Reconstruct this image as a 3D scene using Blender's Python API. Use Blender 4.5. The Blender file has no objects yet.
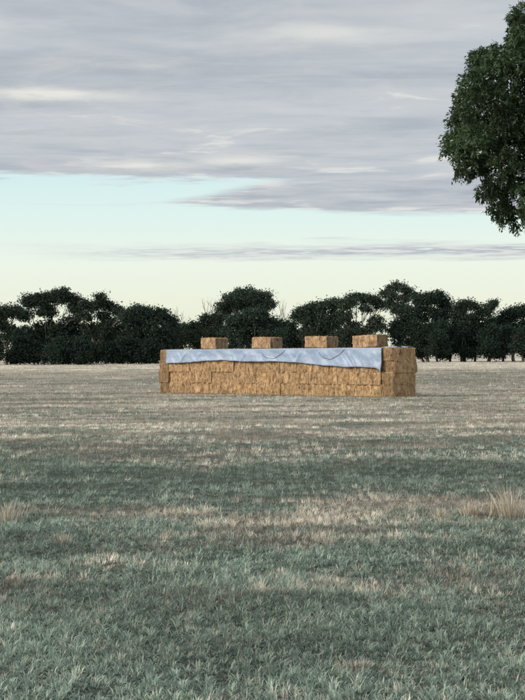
import bpy, math, random
import numpy as np
from mathutils import Vector, Matrix, Euler

random.seed(7)
scene = bpy.context.scene
R = math.radians

# ------------------------------------------------------------------ camera
PW, PH, F = 525.0, 700.0, 1557.0          # photo size and focal length in photo pixels
CAM_H = 3.2
cam_d = bpy.data.cameras.new('camera')
cam_d.sensor_fit = 'VERTICAL'
cam_d.sensor_height = 24.0
cam_d.lens = F / PH * 24.0
cam_d.clip_start = 0.1
cam_d.clip_end = 20000
cam = bpy.data.objects.new('camera', cam_d)
scene.collection.objects.link(cam)
CAM_ROT = (Matrix.Rotation(R(90.0 + 0.175), 3, 'X') @ Matrix.Rotation(R(-0.35), 3, 'Z'))
cam.matrix_world = Matrix.Translation((0, 0, CAM_H)) @ CAM_ROT.to_4x4()
scene.camera = cam

# ------------------------------------------------------------------ sky and sun
SUN_AZ = Vector((-0.92, -0.39, 0)).normalized()
SUN_EL = R(29)
SUN_DIR = Vector((SUN_AZ.x * math.cos(SUN_EL), SUN_AZ.y * math.cos(SUN_EL), math.sin(SUN_EL)))


def build_world():
    w = bpy.data.worlds.new('World')
    scene.world = w
    w.use_nodes = True
    nt = w.node_tree
    nt.nodes.clear()
    N = nt.nodes.new
    L = nt.links.new

    def val(x):
        n = N('ShaderNodeValue'); n.outputs[0].default_value = x; return n.outputs[0]

    def m(op, a, b=None, c=None, clamp=False):
        n = N('ShaderNodeMath'); n.operation = op; n.use_clamp = clamp
        for i, q in enumerate((a, b, c)):
            if q is None: continue
            if isinstance(q, (int, float)): n.inputs[i].default_value = q
            else: L(q, n.inputs[i])
        return n.outputs[0]

    def sstep(x, a, b):
        n = N('ShaderNodeMapRange'); n.interpolation_type = 'SMOOTHSTEP'
        L(x, n.inputs[0]); n.inputs[1].default_value = a; n.inputs[2].default_value = b
        n.inputs[3].default_value = 0; n.inputs[4].default_value = 1
        return n.outputs[0]

    def mix(f, a, b):
        n = N('ShaderNodeMix'); n.data_type = 'RGBA'
        if isinstance(f, float): n.inputs[0].default_value = f
        else: L(f, n.inputs[0])
        for s, q in ((6, a), (7, b)):
            if isinstance(q, tuple): n.inputs[s].default_value = (*q, 1)
            else: L(q, n.inputs[s])
        return n.outputs[2]

    def noise(vec, scale, detail, rough=0.55, dist=0.0):
        n = N('ShaderNodeTexNoise'); n.noise_dimensions = '3D'
        n.inputs['Scale'].default_value = scale; n.inputs['Detail'].default_value = detail
        n.inputs['Roughness'].default_value = rough; n.inputs['Distortion'].default_value = dist
        L(vec, n.inputs['Vector']); return n.outputs[0]

    def comb(x, y, z=0.0):
        n = N('ShaderNodeCombineXYZ')
        for i, q in enumerate((x, y, z)):
            if isinstance(q, (int, float)): n.inputs[i].default_value = q
            else: L(q, n.inputs[i])
        return n.outputs[0]

    sky = N('ShaderNodeTexSky')
    sky.sky_type = 'NISHITA'
    sky.sun_disc = False
    sky.sun_elevation = SUN_EL
    sky.sun_rotation = math.atan2(SUN_DIR.x, SUN_DIR.y)
    sky.dust_density = 2.0
    sky.ozone_density = 1.5

    tc = N('ShaderNodeTexCoord')
    sep = N('ShaderNodeSeparateXYZ'); L(tc.outputs['Generated'], sep.inputs[0])
    dx, dy, dz = sep.outputs
    dzc = m('MAXIMUM', dz, 0.012)
    u = m('DIVIDE', dx, dzc)
    v = m('DIVIDE', dy, dzc)
    el = dz                                    # sine of elevation

    # clear sky low over the horizon: pale yellow turning to pale aqua
    ramp = N('ShaderNodeValToRGB')
    L(m('MULTIPLY', el, 5.0, clamp=True), ramp.inputs[0])
    cr = ramp.color_ramp
    cr.elements[0].position = 0.0; cr.elements[0].color = (6.7, 6.9, 5.3, 1)
    cr.elements[1].position = 1.0; cr.elements[1].color = (4.2, 5.6, 6.1, 1)
    for p, c in ((0.16, (7.1, 7.4, 6.1)), (0.30, (7.0, 7.6, 6.7)), (0.46, (6.1, 7.4, 7.1)), (0.62, (5.2, 6.9, 7.0))):
        e = cr.elements.new(p); e.color = (*c, 1)
    clear = mix(0.90, sky.outputs[0], ramp.outputs[0])

    # cloud deck, laid out on a level sheet above the land (u, v = position on that sheet)
    n_mid = noise(comb(m('MULTIPLY', u, 0.8), v, 3.7), 0.9, 5.0, 0.55, 0.3)
    n_fine = noise(comb(m('MULTIPLY', u, 0.8), v, 9.1), 2.6, 6.0, 0.6, 0.3)
    pert = m('ADD', m('MULTIPLY', m('SUBTRACT', n_mid, 0.5), 1.3), m('MULTIPLY', m('SUBTRACT', n_fine, 0.5), 1.5))
    d_deck = m('SUBTRACT', 8.9, m('ADD', v, pert))             # > 0 inside the deck
    # a tongue of the deck reaching further out on the right
    lo = m('SUBTRACT', 10.3, m('MULTIPLY', sstep(u, -0.95, 0.7), 2.4))
    hi_ = m('ADD', 10.35, m('MULTIPLY', sstep(u, -1.2, 1.4), 0.95))
    vp = m('ADD', v, m('MULTIPLY', pert, 0.55))
    d_ton = m('MINIMUM', m('SUBTRACT', vp, lo), m('SUBTRACT', hi_, vp))
    d_edge = m('MAXIMUM', d_deck, d_ton)
    deck = sstep(d_edge, -0.12, 0.50)
    # thin bar of cloud further out
    bar_c = m('ADD', 15.2, m('MULTIPLY', m('SUBTRACT', n_mid, 0.5), 3.0))
    bar = m('SUBTRACT', 1.0, m('DIVIDE', m('ABSOLUTE', m('SUBTRACT', v, bar_c)), 1.5), clamp=True)
    bar = m('MULTIPLY', bar, sstep(u, -2.8, 0.6))
    bar = m('MULTIPLY', bar, sstep(n_fine, 0.26, 0.48))
    bar = m('MULTIPLY', bar, 1.35, clamp=True)
    cover = m('MAXIMUM', deck, bar)

    # cloud colour: mauve grey with paler, warmer breaks
    n_c1 = noise(comb(m('MULTIPLY', u, 0.42), m('MULTIPLY', v, 0.75), 21.3), 1.35, 6.0, 0.58, 0.6)
    n_c2 = noise(comb(m('MULTIPLY', u, 1.0), m('MULTIPLY', v, 0.8), 33.0), 2.4, 6.0, 0.6, 0.5)
    ccol = mix(sstep(n_c1, 0.33, 0.65), (3.25, 3.60, 4.05), (4.30, 4.63, 4.92))
    ccol = mix(m('MULTIPLY', sstep(n_c2, 0.40, 0.68), 0.5), ccol, (4.9, 5.05, 5.25))
    n_r = noise(comb(m('MULTIPLY', u, 0.85), m('MULTIPLY', v, 1.1), 51.0), 2.1, 5.0, 0.55, 0.7)      # ripples in the deck
    ccol = mix(m('MULTIPLY', sstep(n_r, 0.46, 0.70), 0.35), ccol, (5.15, 5.2, 5.3))
    ccol = mix(m('MULTIPLY', sstep(n_r, 0.50, 0.30), 0.30), ccol, (3.0, 3.3, 3.75))
    hi = m('MULTIPLY', m('MULTIPLY', sstep(n_c2, 0.60, 0.70), sstep(n_c1, 0.46, 0.60)), 0.6)
    # thinner places in the deck where light comes through
    for (bu, bv, wu, wv, am) in ((-0.80, 5.95, 0.26, 0.16, 1.15), (0.22, 4.86, 0.24, 0.14, 0.6), (-0.42, 5.35, 0.28, 0.15, 0.55), (-0.95, 4.70, 0.22, 0.10, 0.7),
                                 (-0.60, 8.2, 0.30, 0.22, 0.8), (-0.12, 8.0, 0.22, 0.22, 0.8)):
        a_ = m('POWER', m('DIVIDE', m('SUBTRACT', u, bu), wu), 2.0)
        b_ = m('POWER', m('DIVIDE', m('SUBTRACT', m('ADD', v, m('MULTIPLY', m('SUBTRACT', n_fine, 0.5), 0.35)), bv), wv), 2.0)
        spot = m('MULTIPLY', m('EXPONENT', m('MULTIPLY', m('ADD', a_, b_), -1.0)), am)
        hi = m('MAXIMUM', hi, m('MULTIPLY', spot, sstep(n_c2, 0.22, 0.55)), clamp=True)
    ccol = mix(m('MULTIPLY', hi, 0.85), ccol, (6.7, 6.6, 6.1))
    rim = m('MULTIPLY', m('SUBTRACT', 1.0, sstep(d_edge, 0.2, 1.2)), sstep(n_fine, 0.47, 0.60))
    ccol = mix(m('MULTIPLY', rim, 0.7), ccol, (6.6, 6.6, 6.3))
    col = mix(cover, clear, ccol)

    bg = N('ShaderNodeBackground'); bg.inputs['Strength'].default_value = 0.095
    out = N('ShaderNodeOutputWorld')
    L(col, bg.inputs[0]); L(bg.outputs[0], out.inputs[0])


build_world()
sun_d = bpy.data.lights.new('sun', 'SUN')
sun_d.energy = 2.0
sun_d.angle = R(26)
sun_d.color = (1.0, 0.89, 0.76)
sun = bpy.data.objects.new('sun', sun_d)
sun.rotation_euler = SUN_DIR.to_track_quat('Z', 'Y').to_euler()
scene.collection.objects.link(sun)

scene.view_settings.view_transform = 'Standard'
scene.view_settings.look = 'None'
scene.view_settings.exposure = 0.42
scene.view_settings.gamma = 1.0
scene.view_settings.use_curve_mapping = False
scene.cycles.max_bounces = 6
scene.cycles.transparent_max_bounces = 4

# ------------------------------------------------------------------ helpers
COL = scene.collection


def at(px, py, Y):
    """world point seen at photo pixel (px, py) at distance Y in front of the camera"""
    d = CAM_ROT @ Vector(((px - PW / 2) / F, -(py - PH / 2) / F, -1.0))
    return Vector((0, 0, CAM_H)) + d * (Y / d.y)


def ss(x, a, b):
    t = np.clip((np.asarray(x, float) - a) / (b - a), 0, 1)
    return t * t * (3 - 2 * t)


def _hash(ix, iy, iz, seed):
    h = (ix.astype(np.int64) * 374761393 + iy.astype(np.int64) * 668265263 + iz.astype(np.int64) * 1274126177 + seed * 974634777) & 0xFFFFFFFF
    h = ((h ^ (h >> 13)) * 1274126177) & 0xFFFFFFFF
    h = (h ^ (h >> 16)) & 0xFFFFFFFF
    return h.astype(np.float64) / 4294967295.0


def vnoise(x, y, z=None, seed=0):
    x = np.asarray(x, float); y = np.asarray(y, float)
    z = np.zeros_like(x) if z is None else np.asarray(z, float)
    ix, iy, iz = np.floor(x), np.floor(y), np.floor(z)
    fx, fy, fz = x - ix, y - iy, z - iz
    fx = fx * fx * (3 - 2 * fx); fy = fy * fy * (3 - 2 * fy); fz = fz * fz * (3 - 2 * fz)
    r = 0
    for a in (0, 1):
        for b in (0, 1):
            for c in (0, 1):
                wgt = (fx if a else 1 - fx) * (fy if b else 1 - fy) * (fz if c else 1 - fz)
                r = r + wgt * _hash(ix + a, iy + b, iz + c, seed)
    return r


def fbm(x, y, z=None, seed=0, oct=4):
    r = 0; a = 0.5; s = 0
    for i in range(oct):
        k = 2.03 ** i
        r = r + a * vnoise(x * k, y * k, None if z is None else z * k, seed + i * 17)
        s += a; a *= 0.5
    return r / s


def mesh_np(name, verts, faces, nper, col=None, smooth=False):
    """verts (n,3), faces (m,nper) arrays; optional per-vertex colour"""
    me = bpy.data.meshes.new(name)
    verts = np.asarray(verts, np.float32); faces = np.asarray(faces, np.int32)
    me.vertices.add(len(verts)); me.vertices.foreach_set('co', verts.ravel())
    m_ = len(faces)
    me.loops.add(m_ * nper); me.loops.foreach_set('vertex_index', faces.ravel())
    me.polygons.add(m_)
    me.polygons.foreach_set('loop_start', np.arange(0, m_ * nper, nper, dtype=np.int32))
    me.polygons.foreach_set('loop_total', np.full(m_, nper, np.int32))
    if smooth: me.polygons.foreach_set('use_smooth', np.ones(m_, bool))
    me.update(calc_edges=True)
    if col is not None:
        a = me.color_attributes.new('col', 'FLOAT_COLOR', 'POINT')
        c = np.ones((len(verts), 4), np.float32); c[:, :3] = col
        a.data.foreach_set('color', c.ravel())
    return me


def link(name, me, mat, parent=None):
    o = bpy.data.objects.new(name, me)
    COL.objects.link(o)
    if mat is not None and me is not None and not me.materials: me.materials.append(mat)
    if parent is not None: o.parent = parent
    return o


def tag(o, label, cat=None, group=None, kind=None):
    if label: o['label'] = label
    if cat: o['category'] = cat
    if group: o['group'] = group
    if kind: o['kind'] = kind
    return o


def empty(name, loc=(0, 0, 0), rz=0.0):
    o = bpy.data.objects.new(name, None)
    o.location = loc; o.rotation_euler = (0, 0, rz); o.empty_display_size = 0.3
    COL.objects.link(o)
    return o


class Mat:
    """small node-building helper"""
    def __init__(s, name, rough=0.8, spec=0.2):
        s.m = bpy.data.materials.new(name); s.m.use_nodes = True
        s.nt = s.m.node_tree; s.b = s.nt.nodes['Principled BSDF']
        s.b.inputs['Roughness'].default_value = rough
        s.b.inputs['Specular IOR Level'].default_value = spec

    def n(s, t): return s.nt.nodes.new(t)
    def l(s, a, b): s.nt.links.new(a, b)

    def noise(s, vec, scale, detail=4, rough=0.6, dist=0.0):
        n = s.n('ShaderNodeTexNoise'); n.inputs['Scale'].default_value = scale
        n.inputs['Detail'].default_value = detail; n.inputs['Roughness'].default_value = rough
        n.inputs['Distortion'].default_value = dist
        if vec is not None: s.l(vec, n.inputs['Vector'])
        return n.outputs[0]

    def mapping(s, src, scale=(1, 1, 1), rot=(0, 0, 0)):
        tc = s.n('ShaderNodeTexCoord'); mp = s.n('ShaderNodeMapping')
        mp.inputs['Scale'].default_value = scale; mp.inputs['Rotation'].default_value = rot
        s.l(tc.outputs[src], mp.inputs['Vector']); return mp.outputs[0]

    def ramp(s, f, stops):
        r = s.n('ShaderNodeValToRGB'); s.l(f, r.inputs[0])
        e = r.color_ramp.elements
        e[0].position, e[0].color = stops[0][0], (*stops[0][1], 1)
        e[1].position, e[1].color = stops[-1][0], (*stops[-1][1], 1)
        for p, c in stops[1:-1]:
            q = e.new(p); q.color = (*c, 1)
        return r.outputs[0]

    def mix(s, f, a, b, mode='MIX'):
        n = s.n('ShaderNodeMix'); n.data_type = 'RGBA'; n.blend_type = mode
        for i, q in ((0, f), (6, a), (7, b)):
            if isinstance(q, (int, float)): n.inputs[i].default_value = q
            elif isinstance(q, tuple): n.inputs[i].default_value = (*q, 1)
            else: s.l(q, n.inputs[i])
        return n.outputs[2]

    def attr(s):
        a = s.n('ShaderNodeVertexColor'); a.layer_name = 'col'; return a.outputs[0]

    def bump(s, h, strength, dist):
        b = s.n('ShaderNodeBump'); b.inputs['Strength'].default_value = strength
        b.inputs['Distance'].default_value = dist
        s.l(h, b.inputs['Height']); s.l(b.outputs[0], s.b.inputs['Normal'])

    def color(s, c):
        if isinstance(c, tuple): s.b.inputs['Base Color'].default_value = (*c, 1)
        else: s.l(c, s.b.inputs['Base Color'])

    def translucent(s, col, f):
        t = s.n('ShaderNodeBsdfTranslucent'); mx = s.n('ShaderNodeMixShader')
        if isinstance(col, tuple): t.inputs[0].default_value = (*col, 1)
        else: s.l(col, t.inputs[0])
        mx.inputs[0].default_value = f
        s.l(s.b.outputs[0], mx.inputs[1]); s.l(t.outputs[0], mx.inputs[2])
        s.l(mx.outputs[0], s.nt.nodes['Material Output'].inputs[0])


# ------------------------------------------------------------------ materials
def mat_ground():
    k = Mat('field_ground', 0.95, 0.05)
    a = k.attr()
    n1 = k.noise(k.mapping('Object', (0.6, 1.0, 1)), 2.2, 8, 0.7)
    n2 = k.noise(k.mapping('Object', (0.12, 0.5, 1)), 1.0, 6, 0.65)
    c = k.mix(1.0, a, k.ramp(n1, [(0.3, (0.62, 0.62, 0.62)), (0.7, (1.3, 1.3, 1.3))]), 'MULTIPLY')
    c = k.mix(1.0, c, k.ramp(n2, [(0.3, (0.8, 0.8, 0.8)), (0.7, (1.18, 1.18, 1.18))]), 'MULTIPLY')
    k.color(c)
    k.bump(n1, 0.8, 0.08)
    return k.m


def mat_blades():
    k = Mat('grass_blades', 0.75, 0.12)
    a = k.attr(); k.color(a); k.translucent(a, 0.3)
    return k.m


def mat_straw(name, dark=1.0):
    k = Mat(name, 0.85, 0.15)
    # object coordinates: x runs along the bale, flakes are pressed along x
    v1 = k.mapping('Object', (6.6, 6.6, 2.0))
    v2 = k.mapping('Object', (2.2, 2.2, 1.6))
    v3 = k.mapping('Object', (38, 38, 16))
    oi = k.n('ShaderNodeObjectInfo')
    add = k.n('ShaderNodeVectorMath'); add.operation = 'ADD'
    sc = k.n('ShaderNodeVectorMath'); sc.operation = 'SCALE'; sc.inputs[3].default_value = 37.0
    cmb = k.n('ShaderNodeCombineXYZ')
    k.l(oi.outputs['Random'], cmb.inputs[0]); k.l(oi.outputs['Random'], cmb.inputs[1]); k.l(oi.outputs['Random'], cmb.inputs[2])
    k.l(cmb.outputs[0], sc.inputs[0])
    k.l(v1, add.inputs[0]); k.l(sc.outputs[0], add.inputs[1])
    add2 = k.n('ShaderNodeVectorMath'); add2.operation = 'ADD'
    k.l(v2, add2.inputs[0]); k.l(sc.outputs[0], add2.inputs[1])
    n1 = k.noise(add.outputs[0], 1.0, 4, 0.6, 0.4)
    n2 = k.noise(add2.outputs[0], 1.0, 3, 0.5)
    n3 = k.noise(v3, 1.0, 3, 0.6)
    c = k.ramp(n1, [(0.32, (0.17 * dark, 0.115 * dark, 0.066 * dark)), (0.42, (0.42 * dark, 0.305 * dark, 0.186 * dark)),
                    (0.55, (0.57 * dark, 0.408 * dark, 0.252 * dark)), (0.68, (0.74 * dark, 0.585 * dark, 0.39 * dark))])
    c = k.mix(1.0, c, k.ramp(n2, [(0.3, (0.76, 0.72, 0.68)), (0.7, (1.16, 1.12, 1.05))]), 'MULTIPLY')
    c = k.mix(1.0, c, k.ramp(n3, [(0.25, (0.72, 0.70, 0.68)), (0.75, (1.2, 1.2, 1.18))]), 'MULTIPLY')
    c = k.mix(1.0, c, k.ramp(oi.outputs['Random'], [(0.0, (0.94, 0.93, 0.93)), (0.5, (1.0, 0.98, 0.95)), (1.0, (1.07, 1.04, 1.0))]), 'MULTIPLY')
    k.color(c)
    k.bump(n3, 0.7, 0.03)
    return k.m


def mat_tarp():
    k = Mat('tarp_fabric', 0.42, 0.45)
    n1 = k.noise(k.mapping('Object', (0.5, 0.5, 0.9)), 1.0, 4, 0.6)
    n2 = k.noise(k.mapping('Object', (5, 5, 9)), 1.0, 4, 0.6, 0.5)
    c = k.ramp(n1, [(0.3, (0.31, 0.425, 0.59)), (0.7, (0.41, 0.525, 0.685))])
    c = k.mix(1.0, c, k.ramp(n2, [(0.3, (0.86, 0.86, 0.88)), (0.7, (1.08, 1.08, 1.08))]), 'MULTIPLY')
    k.color(c)
    k.bump(n2, 0.35, 0.03)
    return k.m


def mat_foliage(name, trans=0.25, spec=0.25):
    k = Mat(name, 0.6, spec)
    a = k.attr(); k.color(a); k.translucent(a, trans)
    return k.m


def mat_bark(name, a, b):
    k = Mat(name, 0.85, 0.1)
    n = k.noise(k.mapping('Object', (4, 4, 0.8)), 1.0, 5, 0.6)
    k.color(k.ramp(n, [(0.3, a), (0.7, b)])); k.bump(n, 0.5, 0.05)
    return k.m


def mat_plain(name, c, var=0.2, rough=0.7):
    k = Mat(name, rough, 0.3)
    n = k.noise(k.mapping('Object', (1.5, 1.5, 1.5)), 1.0, 5, 0.6)
    lo = tuple(x * (1 - var) for x in c); hi = tuple(min(1, x * (1 + var)) for x in c)
    k.color(k.ramp(n, [(0.3, lo), (0.7, hi)])); k.bump(n, 0.2, 0.02)
    return k.m


M_GROUND = mat_ground(); M_BLADE = mat_blades(); M_STRAW = mat_straw('straw'); M_STRAW_END = mat_straw('straw_bale_end', 0.62)
M_TARP = mat_tarp(); M_LEAF = mat_foliage('gum_leaves'); M_FAR = mat_foliage('far_gum_leaves', 0.15, 0.04)
M_BARK = mat_bark('grey_bark', (0.16, 0.14, 0.115), (0.34, 0.31, 0.27))
M_BARKD = mat_bark('dark_bark', (0.05, 0.042, 0.035), (0.12, 0.10, 0.085))
M_TWIG = mat_bark('dead_twigs', (0.30, 0.27, 0.23), (0.44, 0.41, 0.36))
M_ROPE = mat_plain('rope_fibre', (0.12, 0.14, 0.18), 0.3, 0.8)
M_EYELET = mat_plain('eyelet_metal', (0.35, 0.35, 0.36), 0.1, 0.4)

# ------------------------------------------------------------------ ground
# stack pose: front right corner, running away to the left
TH = R(45.0)
C0 = at(393.5, 395.2, 114.0); C0.z = 0
ALONG = Vector((-math.cos(TH), math.sin(TH), 0))        # from right end to left end
BACK = Vector((math.sin(TH), math.cos(TH), 0))          # from front face to the rear
CAM_H0 = CAM_H
ST_L, ST_W, BH = 25.89, 2.60, 0.90


def ground_z(x, y):
    x = np.asarray(x, float); y = np.asarray(y, float)
    z = 1.62 * ss(y, 140, 300)
    n = (fbm(x * 0.22, y * 0.22, seed=3, oct=4) - 0.5) * 0.22 + (fbm(x * 1.1, y * 1.1, seed=8, oct=3) - 0.5) * 0.10
    # flat pad under the stack
    s = (x - C0.x) * ALONG.x + (y - C0.y) * ALONG.y
    t = (x - C0.x) * BACK.x + (y - C0.y) * BACK.y
    d = np.maximum(np.maximum(-s, s - ST_L), np.maximum(-t, t - ST_W))
    return z + n * ss(d, 0.3, 4.0) - 0.012 * (1 - ss(d, 0.3, 2.0))


def greenness(x, y):
    x = np.asarray(x, float); y = np.asarray(y, float)
    lat = x / np.maximum(y, 1) / 0.168                 # -1 left edge, +1 right edge of the view
    yw = y + (fbm(x * 0.30, y * 0.10, seed=21, oct=3) - 0.5) * (0.16 * y)
    yq = yw - 2.6 * ss(x, -2.5, 4.0) * np.exp(-((y - 33.5) / 4.0) ** 2)
    K = [(10, .86), (15, .88), (18, .84), (20.5, .82), (22.5, .74), (24.5, .78), (26.5, .68), (28, .52), (29.2, .26),
         (31.2, .16), (32.4, .66), (34, .98), (40, 1.02), (44, .88), (48, .60), (53, .46), (58, .38), (66, .30), (80, .26), (100, .24),
         (125, .25), (150, .28), (175, .36), (200, .26), (228, .14), (240, .02), (300, .03), (4000, .10)]
    b = np.interp(yq, [k[0] for k in K], [k[1] for k in K])
    n1 = fbm(x * 0.55, y * 0.42, seed=31, oct=4) - 0.5
    n2 = fbm(x * 0.10, y * 0.16, seed=47, oct=3) - 0.5
    n4 = fbm(x * 0.11, y * 0.42, seed=53, oct=4) - 0.5
    n3 = fbm(x * 2.3, y * 1.6, seed=59, oct=3) - 0.5
    near = 1 - ss(y, 30, 90)
    b = b + 0.34 * (1 - ss(x, -3.2, -0.3)) * np.exp(-((y - 29.5) / 2.6) ** 2)
    g = b + n1 * (0.6 + 0.35 * near) + n2 * 0.5 + n4 * 1.1 * (1 - near) + n3 * 0.45 * near
    return np.clip(g, 0, 1)


STRAW_C = np.array([(0.465, 0.425, 0.350), (0.36, 0.325, 0.25), (0.22, 0.195, 0.15)])
GREEN_C = np.array([(0.075, 0.115, 0.092), (0.105, 0.150, 0.115), (0.055, 0.090, 0.075)])


def build_ground():
    ys = np.concatenate([np.arange(-30, 8, 3.0), np.arange(8, 60, 0.30), np.arange(60, 140, 0.8), np.arange(140, 340, 3.0),
                         np.array([350, 370, 400, 450, 520, 620, 800, 1100, 1600, 2400, 4000, 7000, 12000])])
    xs = np.concatenate([-np.array([9000, 4500, 2200, 1200, 700, 400, 250, 160, 110, 80])[:], np.arange(-60, -22, 2.0),
                         np.arange(-22, 22.01, 0.4), np.arange(24, 61, 2.0), np.array([80, 110, 160, 250, 400, 700, 1200, 2200, 4500, 9000])])
    X, Y = np.meshgrid(xs, ys)
    Z = ground_z(X, Y)
    far = ss(Y, 600, 3000)
    Z = Z * (1 - far) + 0.6 * far
    g = greenness(X, Y)
    thatch = fbm(X * 0.5, Y * 1.2, seed=71, oct=3)
    st = STRAW_C[0] * (0.55 + 0.8 * thatch[..., None])
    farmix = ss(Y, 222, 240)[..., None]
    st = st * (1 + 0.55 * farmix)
    gr = np.array((0.085, 0.110, 0.090)) * (0.7 + 0.6 * thatch[..., None])
    near = (1 - ss(Y, 45, 80))[..., None]
    st = st * (1 - 0.58 * near)                            # bare soil shows between the stems close up
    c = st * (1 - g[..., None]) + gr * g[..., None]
    ny, nx = X.shape
    V = np.stack([X, Y, Z], -1).reshape(-1, 3)
    i = np.arange(ny * nx).reshape(ny, nx)
    Fc = np.stack([i[:-1, :-1], i[:-1, 1:], i[1:, 1:], i[1:, :-1]], -1).reshape(-1, 4)
    me = mesh_np('ground', V, Fc, 4, c.reshape(-1, 3), True)
    o = link('ground', me, M_GROUND)
    tag(o, 'open paddock of mown straw stubble and grey green regrowth', kind='structure')


build_ground()

# ------------------------------------------------------------------ straw bales
def lattice_box(nx, ny, nz):
    idx = {}; V = []; Fc = []

    def vid(i, j, k):
        q = (i, j, k)
        if q not in idx:
            idx[q] = len(V); V.append(q)
        return idx[q]
    for i in range(nx):
        for j in range(ny):
            Fc.append((vid(i, j, 0), vid(i, j + 1, 0), vid(i + 1, j + 1, 0), vid(i + 1, j, 0)))
            Fc.append((vid(i, j, nz), vid(i + 1, j, nz), vid(i + 1, j + 1, nz), vid(i, j + 1, nz)))
    for i in range(nx):
        for k in range(nz):
            Fc.append((vid(i, 0, k), vid(i + 1, 0, k), vid(i + 1, 0, k + 1), vid(i, 0, k + 1)))
            Fc.append((vid(i, ny, k), vid(i, ny, k + 1), vid(i + 1, ny, k + 1), vid(i + 1, ny, k)))
    for j in range(ny):
        for k in range(nz):
            Fc.append((vid(0, j, k), vid(0, j, k + 1), vid(0, j + 1, k + 1), vid(0, j + 1, k)))
            Fc.append((vid(nx, j, k), vid(nx, j + 1, k), vid(nx, j + 1, k + 1), vid(nx, j, k + 1)))
    return np.array(V, float), np.array(Fc)


def bale_mesh(seed, L=2.67, W=1.20, H=0.965, cut=0.0):
    rg = np.random.default_rng(seed)
    nx, ny, nz = 44, 18, 14
    I, Fc = lattice_box(nx, ny, nz)
    half = np.array([L, W, H]) / 2
    p = (I / np.array([nx, ny, nz]) * 2 - 1) * half
    r = 0.035
    inner = np.clip(p, -(half - r), half - r)
    d = p - inner
    ln = np.linalg.norm(d, axis=1, keepdims=True); ln[ln == 0] = 1
    d = d / ln
    p = inner + d * r
    # flakes: pressed slices along x, each pushed in or out a little
    flake = np.repeat(rg.normal(0, 1, nx + 1), rg.integers(1, 4, nx + 1))[:nx + 1]
    fl = flake[I[:, 0].astype(int)] * 0.026
    side = (np.abs(d[:, 1]) > 0.3) | (np.abs(d[:, 2]) > 0.6)
    n1 = (fbm(p[:, 0] * 4 + seed * 7.1, p[:, 1] * 4, p[:, 2] * 3, seed=seed, oct=3) - 0.5) * 0.19
    n2 = (vnoise(p[:, 0] * 13 + seed, p[:, 1] * 13, p[:, 2] * 9, seed=seed + 5) - 0.5) * 0.05
    # straps pull six shallow grooves round the length
    strap = np.zeros(len(p))
    for q in np.linspace(-0.42, 0.42, 6):
        strap -= 0.012 * np.exp(-((p[:, 1] - q * W) / 0.03) ** 2)
    amp = np.where(np.abs(d[:, 2]) > 0.9, 0.35, 1.0)     # top and bottom stay flatter where bales bear on each other
    p = p + d * ((n1 + n2 + np.where(side, fl, 0)) * amp + np.where(np.abs(d[:, 1]) > 0.9, 0, strap))[:, None]
    p[:, 2] = np.maximum(p[:, 2] + H / 2, 0.0)
    # loose straw sticking out
    ns = 620
    fi = rg.integers(0, len(Fc), ns)
    c = p[Fc[fi]].mean(1)
    nrm = d[Fc[fi]].mean(1)
    dirv = nrm * rg.uniform(0.3, 1, (ns, 1)) + rg.normal(0, 0.55, (ns, 3)); dirv /= np.linalg.norm(dirv, axis=1, keepdims=True)
    sd = np.cross(dirv, rg.normal(0, 1, (ns, 3))); sd /= np.linalg.norm(sd, axis=1, keepdims=True)
    ll = rg.uniform(0.06, 0.21, (ns, 1)); wd = rg.uniform(0.006, 0.024, (ns, 1))
    dirv[:, 2] -= 0.35
    b0 = c - dirv * 0.03
    Q = np.stack([b0 - sd * wd, b0 + sd * wd, b0 + dirv * ll + sd * wd * .4, b0 + dirv * ll - sd * wd * .4], 1).reshape(-1, 3)
    Q[:, 2] = np.maximum(Q[:, 2], 0.004)
    FQ = np.arange(ns * 4).reshape(-1, 4) + len(p)
    me = mesh_np('straw_bale', np.concatenate([p, Q]), np.concatenate([Fc, FQ]), 4, None, False)
    mi = np.zeros(len(Fc) + ns, np.int32)
    mi[:len(Fc)] = np.all((I[Fc][:, :, 0] == 0), axis=1) | np.all((I[Fc][:, :, 0] == nx), axis=1)
    me.polygons.foreach_set('material_index', mi)
    return me


BALES = [bale_mesh(s) for s in range(10)]
STACK_RZ = math.atan2(ALONG.y, ALONG.x)
ORD = ['first', 'second', 'third', 'fourth', 'fifth', 'sixth', 'seventh', 'eighth', 'ninth']
LAY = ['bottom', 'second lowest', 'third lowest', 'top']
rgb = random.Random(5)
bale_i = [0]


def put_bale(s, t, z, rz, label, group, tilt=(0, 0), name='straw_bale'):
    o = bpy.data.objects.new(name, BALES[(bale_i[0] * 7 + bale_i[0] // 9) % len(BALES)])
    bale_i[0] += 1
    if not o.data.materials: o.data.materials.append(M_STRAW); o.data.materials.append(M_STRAW_END)
    COL.objects.link(o)
    p = C0 + ALONG * s + BACK * t
    o.location = (p.x, p.y, z)
    flip = math.pi if rgb.random() < 0.5 else 0
    o.scale.x = rgb.uniform(0.955, 1.0)
    o.rotation_euler = (tilt[0], tilt[1], rz + flip)
    tag(o, label, 'straw bale', group)
    return o


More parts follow.
